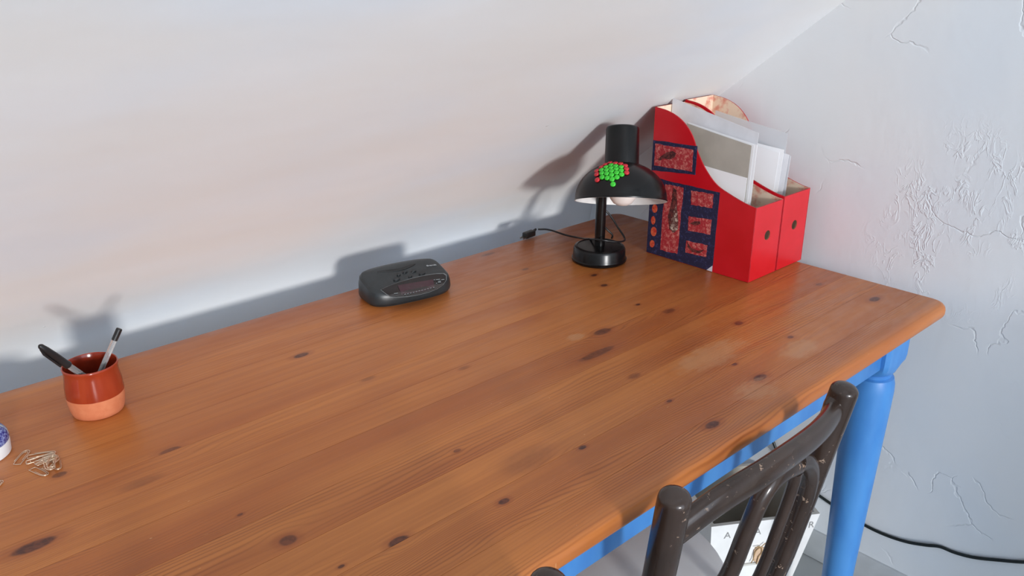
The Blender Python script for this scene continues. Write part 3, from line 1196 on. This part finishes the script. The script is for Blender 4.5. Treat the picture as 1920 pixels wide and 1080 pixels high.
pb = CUP + Vector((-.004, -.012, .008)) - RT * .006
p_ = PD(224, 616, CUP + FH * .020 + Vector((0, 0, .1)))
pen(CUP + Vector((0, 0, .0085)) - RT * .012 - FH * .018, p_, 'clear ballpoint pen with black end, standing on the right of the cup', False)
p1 = PZ(141, 694, T + .079)                      # where it rests on the rim
p_ = CO + ray(74, 648).normalized() * 1.25
u_ = (p_ - p1).normalized()
pen(p1 - u_ * ((p1.z - T - .0115) / u_.z), p_, 'clear ballpoint pen with black cap up, leaning left in the cup', True)

# ------------------------------------------------------------------ paper clips
M_wire = plain('brassy_clip_wire', (236, 214, 188), .32, .05, 80, metal=1.0)


def clip_mesh():
    b = bmesh.new()
    w, L = .0042, .0145
    P = [(-.0055, -w * .55), (.009, -w * .6), (.0122, 0), (.009, w * .75), (-L + .003, w), (-L, w * .55), (-L, -w * .75), (-L + .002, -w), (.010, -w), (.0150, 0), (.0110, w * 1.02), (-.008, w * 1.35)]
    pts = smooth_path([(x, y, .0006 + .0004 * (i > 6)) for i, (x, y) in enumerate(P)], 4)
    tube(b, pts, .00056, 6)
    bmesh.ops.recalc_face_normals(b, faces=b.faces[:])
    me = bpy.data.meshes.new('paper_clip')
    b.to_mesh(me)
    b.free()
    for p in me.polygons:
        p.use_smooth = True
    me.materials.append(M_wire)
    return me


clip_me = clip_mesh()
CLIPS = [((52, 846), (32, 872), 0, 'paper clip lying alone left of the pile beside the blue and white pot'),
         ((104, 850), (52, 858), 0, 'uppermost long paper clip of the pile'),
         ((103, 853), (58, 868), 1, None), ((104, 856), (50, 871), 2, None), ((108, 860), (66, 874), 3, None), ((110, 862), (70, 878), 4, None), ((106, 866), (88, 880), 2, None),
         ((88, 892), (60, 880), 0, 'paper clip lying nearest the front edge, below the pile'),
         ((97, 888), (90, 862), 4, 'paper clip pointing towards the front at the pile middle'), ((102, 862), (97, 884), 5, None),
         ((110, 883), (104, 864), 1, 'paper clip at the right end of the pile beside a knot'),
         ((3, 903), (-20, 925), 0, 'paper clip cut off by the left edge of the photo')]
for i, (a, b, lvl, lab) in enumerate(CLIPS):
    A, B = PZ(a[0], a[1], T), PZ(b[0], b[1], T)
    o = bpy.data.objects.new('paper_clip', clip_me)
    COL.objects.link(o)
    d = A - B
    c = (A + B) / 2
    o.location = (c.x, c.y, T + .0002 + .0011 * lvl)
    o.rotation_euler = (random.uniform(-.05, .05) if lvl else 0, random.uniform(-.02, .02) if lvl else 0, math.atan2(d.y, d.x))
    k = min(1.25, max(.85, d.length / .0295))
    o.scale = (k, max(k, .95), 1)
    tag(o, lab or 'paper clip tangled in the middle of the pile on the desk', 'paper clip', 'paper clips on the desk')

# ------------------------------------------------------------------ blue and white pot at the edge of the frame
M_china = plain('white_china', (236, 238, 240), .25, .02)
t = NT('blue_glitter')
n = t.noise(t.obj(), 260, 4, .7)
v = t.noise(t.scaled((1, 1, 1), (2, 2, 2)), 60, 2)
c = t.mix(t.ramp(n, .42, .62), lin((36, 40, 130)), lin((150, 165, 215)))
t.set(Base_Color=t.mix(t.ramp(v, .58, .66), c, lin((190, 205, 210))), Roughness=.3)
M_blueg = t.mat
e = PZ(19, 858, T)
PO = e - RT * .0415 + FH * .004
PO.z = T
pot = thing('trinket_pot', PO, 'white round pot with blue speckled lid at the left edge of the photo', 'pot')
bm = bmesh.new()
lathe(bm, [(0, 0), (.035, 0), (.0365, .0015), (.0375, .016), (.0370, .018), (0, .018)], Matrix.Translation(PO), 48)
new_obj('pot_base', bm, M_china, pot)
bm = bmesh.new()
lathe(bm, [(.0368, .0182), (.0376, .0215), (.0366, .027), (.0330, .033), (.026, .0375), (.015, .0402), (0, .041)], Matrix.Translation(PO), 48)
new_obj('lid', bm, M_blueg, pot)

# ------------------------------------------------------------------ chairs
t = NT('brown_varnish')
n = t.noise(t.scaled((1, 1, .4)), 30, 4)
chip = t.ramp(t.noise(t.obj(), 110, 4, .66), .615, .65)
zone = t.ramp(t.noise(t.scaled((1, 1, 1), (1.3, .4, 2)), 16, 2), .50, .60)
col = t.mix(t.ramp(n, .3, .7), lin((48, 36, 30)), lin((60, 46, 39)))
ch = t.math('MULTIPLY', chip, zone)
t.set(Base_Color=t.mix(ch, col, lin((158, 132, 112))), Roughness=t.math('ADD', .20, t.math('MULTIPLY', ch, .4)))
t.bump(t.math('SUBTRACT', t.math('MULTIPLY', n, .3), ch), .35, .001)
M_brown = t.mat
LT, RTP = PZ(1268, 922, T + .07), PZ(1588, 720, T + .07)
CHB = Vector(((LT.x + RTP.x) / 2, .60, 0))
chair = thing('bentwood_chair', CHB, 'dark brown bentwood chair with worn varnish pushed in below the desk, nearest the blue leg', 'chair', 'chairs at the desk')
RK = .16
INW = .075                                      # posts draw together towards the seat
ZT = T + .07


def yback(z, x=None):
    return LT.y + RK * (ZT - z) if z > .45 else LT.y + RK * (ZT - .45) - .16 * (.45 - z)


for p in (LT, RTP):
    sg = 1 if p is LT else -1
    pts = [Vector((p.x + sg * INW * (ZT - max(z, .45)), yback(z) + (p.y - LT.y), z)) for z in (0, .12, .25, .38, .45, .52, .6, .68, .74, .77, ZT)]
    rr = [.0135, .0145, .016, .018, .0186, .0186, .0186, .0187, .0188, .0188, .0186]
    bm = bmesh.new()
    sp = smooth_path(pts, 5)
    rs = []
    for i in range(len(sp)):
        q = i / (len(sp) - 1) * (len(rr) - 1)
        k = min(int(q), len(rr) - 2)
        rs.append(rr[k] + (rr[k + 1] - rr[k]) * (q - k))
    tube(bm, sp, rs, 24, cap_round=True)
    new_obj('back_post', bm, M_brown, chair, angle=50)
# top rail bowed away from the sitter
y0 = yback(T + .03)
rail = [Vector((LT.x + .008, PY(1296, 978, y0).y, PY(1296, 978, y0).z)), PY(1345, 940, y0 - .016), PY(1437, 882, y0 - .028), PY(1520, 822, y0 - .022), PY(1556, 783, y0 - .010), Vector((RTP.x - .006, y0 - .002, T + .037))]
bm = bmesh.new()
tube(bm, smooth_path(rail, 8), .0205, 20, flat=((0, 1, .15), .62))
new_obj('top_rail', bm, M_brown, chair, angle=50)


def back_pt(px, py):
    n = Vector((0, 1, RK))
    return PP(px, py, Vector((0, y0 - .012, T + .03)), n)


def slat(name, pix, r):
    pts = [back_pt(*p) for p in pix]
    a, b = pts[-2], pts[-1]
    d = (b - a) / (a.z - b.z)
    for z in (.58, .52, .452):
        if z < pts[-1].z - .02:
            q = pts[-1] + d * (pts[-1].z - z) * .8
            q.z = z
            q.y = yback(z)
            pts.append(q)
    return pts


lft = slat('slat', ((1495, 872), (1470, 884), (1448, 902), (1425, 938), (1400, 995), (1366, 1078)), .0105)
rgt = slat('slat', ((1495, 866), (1511, 866), (1520, 882), (1516, 915), (1498, 970), (1454, 1078)), .0105)
mid = slat('slat', ((1493, 884), (1487, 910), (1466, 970), (1424, 1078)), .009)
for nm, pts, r in (('arched_slat', lft, .0135), ('arched_slat', rgt, .0135), ('centre_slat', mid, .0095)):
    bm = bmesh.new()
    tube(bm, smooth_path(pts, 7), r, 16, flat=((0, 1, .15), .85))
    new_obj(nm, bm, M_brown, chair, angle=50)
# seat, front legs and stretchers below the desk
cxm = CHB.x
bm = bmesh.new()
ys = yback(.45)
lathe(bm, [(0, .432), (.178, .432), (.188, .436), (.19, .444), (.188, .448)], Matrix.Translation((cxm, ys + .185, 0)), 48)
st = new_obj('seat', bm, M_brown, chair)
bm = bmesh.new()
lathe(bm, [(.186, .448), (.1875, .452), (.184, .457), (.17, .460), (0, .461)], Matrix.Translation((cxm, ys + .185, 0)), 48)
new_obj('seat_top', bm, plain('pale_grey_seat', (246, 247, 248), .5, .02, 8), st)
for s in (-1, 1):
    bm = bmesh.new()
    tube(bm, smooth_path([(cxm + s * .155, ys + .285, .44), (cxm + s * .168, ys + .315, .2), (cxm + s * .175, ys + .33, 0)], 5), .0155, 14)
    new_obj('front_leg', bm, M_brown, chair)
bm = bmesh.new()
ring = [(cxm + .155 * math.cos(a), ys + .17 + .135 * math.sin(a), .24) for a in [k * 2 * math.pi / 32 for k in range(33)]]
tube(bm, ring, .0095, 10)
new_obj('leg_ring', bm, M_brown, chair)


def dup(root, off, label):
    r = root.copy()
    COL.objects.link(r)
    r.location = root.location + Vector(off)
    r['label'] = label
    for c in list(root.children):
        k = c.copy()
        COL.objects.link(k)
        k.parent = r
    return r


R2 = PZ(1033, 1078, ZT)
dup(chair, (R2.x - RTP.x, R2.y - RTP.y, 0), 'dark brown bentwood chair of which only a rounded post top shows at the bottom edge')

# ------------------------------------------------------------------ white box under the desk
M_wbox = plain('white_painted_wood', (240, 241, 240), .5, .02, 20)
M_wins = plain('grey_box_inside', (176, 172, 160), .6, .03, 20)
M_rimg = plain('pale_rim', (206, 204, 196), .55, .03, 20)
M_letter = plain('grey_lettering', (150, 150, 150), .6, .03)
ZR = .185
A = PZ(1334, 988, ZR)
B = PZ(1538, 963, ZR)
ux = (B - A).normalized()
uy = Vector((-ux.y, ux.x, 0))
WB, DBX = (B - A).length, .215
wbase = A + ux * WB / 2 + uy * DBX / 2
wbase.z = 0
wb = thing('storage_box', wbase, 'white wooden box with grey lettering and wooden tag on the floor under the desk', 'box')
tl, tr, tf = .012, .045, .006           # taper towards the bottom
top = [A, B, B + uy * DBX, A + uy * DBX]
bot = [A + ux * tl + uy * tf, B - ux * tr + uy * tf, B - ux * tr + uy * (DBX - .01), A + ux * tl + uy * (DBX - .01)]
for b in bot:
    b.z = .001
wt = .009
cen = sum(top, Vector()) / 4
for i, nm in enumerate(('front_panel', 'side_panel', 'back_panel', 'side_panel')):
    j = (i + 1) % 4
    a0, a1, b0, b1 = top[i], top[j], bot[i], bot[j]
    mdir = (a1 - a0).normalized()
    inn = Vector((-mdir.y, mdir.x, 0)) * wt
    sh_ = mdir * wt
    bm = bmesh.new()
    v = [bm.verts.new(p) for p in (b0, b1, a1, a0)]
    w = [bm.verts.new(p) for p in (b0 + inn + sh_ * .98, b1 + inn - sh_ * .98, a1 + inn - sh_ * .98, a0 + inn + sh_ * .98)]
    f = bm.faces.new(v)
    f.material_index = 0
    f = bm.faces.new(list(reversed(w)))
    f.material_index = 1
    for k in range(4):
        q = (k + 1) % 4
        f = bm.faces.new((v[k], v[q], w[q], w[k]))
        f.material_index = 2
    pn = new_obj(nm, bm, [M_wbox, M_wins, M_rimg], wb, angle=0)
    if i == 0:
        front = pn
bm = bmesh.new()
prism(bm, [p + Vector((0, 0, .004)) for p in bot], (0, 0, .006))
new_obj('bottom_panel', bm, M_wins, wb, angle=0)
fn = (B - A).cross(bot[0] - A).normalized()
if fn.dot(CO - A) < 0:
    fn = -fn


def on_front(px, py):
    return PP(px, py, A, fn)


for ch_, px, py in (('A', 1364, 1004), ('L', 1400, 1000), ('A', 1421, 997), ('R', 1521, 984)):
    text_obj('letter', ch_, .024, frame(on_front(px, py) + fn * .0004, ux, fn), M_letter, front, .0003)
# wooden tag with a twine bow
M_tag = plain('light_wood_tag', (222, 190, 158), .7, .06, 40)
M_twine = plain('twine', (176, 146, 104), .8, .08, 120)
tagp = [on_front(*p) + fn * .001 for p in ((1412, 1050), (1413, 1030), (1420, 1024), (1440, 1026), (1452, 1033), (1445, 1052), (1425, 1056))]
bm = bmesh.new()
prism(bm, tagp, fn * .003)
wt_ = new_obj('wooden_tag', bm, M_tag, front, angle=0)
bm = bmesh.new()
prism(bm, [on_front(*p) + fn * .001 for p in ((1392, 1042), (1397, 1028), (1402, 1027), (1398, 1046))], fn * .003)
new_obj('wooden_tag', bm, M_tag, front, angle=0)
bm = bmesh.new()
tube(bm, smooth_path([on_front(*p) + fn * .006 for p in ((1433, 1015), (1425, 1022), (1415, 1030), (1410, 1045), (1406, 1052))], 4), .0011, 6)
tube(bm, smooth_path([on_front(*p) + fn * .0065 for p in ((1413, 1023), (1424, 1022), (1426, 1032), (1420, 1040), (1416, 1054))], 4), .0011, 6)
new_obj('twine', bm, M_twine, front)
bm = bmesh.new()
prism(bm, [on_front(*p) + fn * .0005 for p in ((1386, 1057), (1424, 1052), (1424, 1055), (1386, 1060))], fn * .004)
new_obj('ledge', bm, M_rimg, front, angle=0)

# ------------------------------------------------------------------ cable along the right wall
M_cab = plain('black_cable', (14, 26, 26), .45, .08)
pix = ((1446, 818), (1458, 848), (1476, 876), (1500, 902), (1530, 925), (1575, 956), (1620, 984), (1660, 1003), (1700, 1016), (1735, 1022), (1762, 1025), (1790, 1036), (1825, 1045), (1870, 1050), (1925, 1054), (2000, 1052))
pts = [PX(px, py, WX - .005) for px, py in pix]
pts.append(pts[-1] + Vector((0, -.4, -.02)))
bm = bmesh.new()
tube(bm, smooth_path(pts, 6), .0034, 10)
o = new_obj('power_cable', bm, M_cab, None, base=pts[8])
tag(o, 'black power cable hanging in a loose curve along the right wall', 'cable')
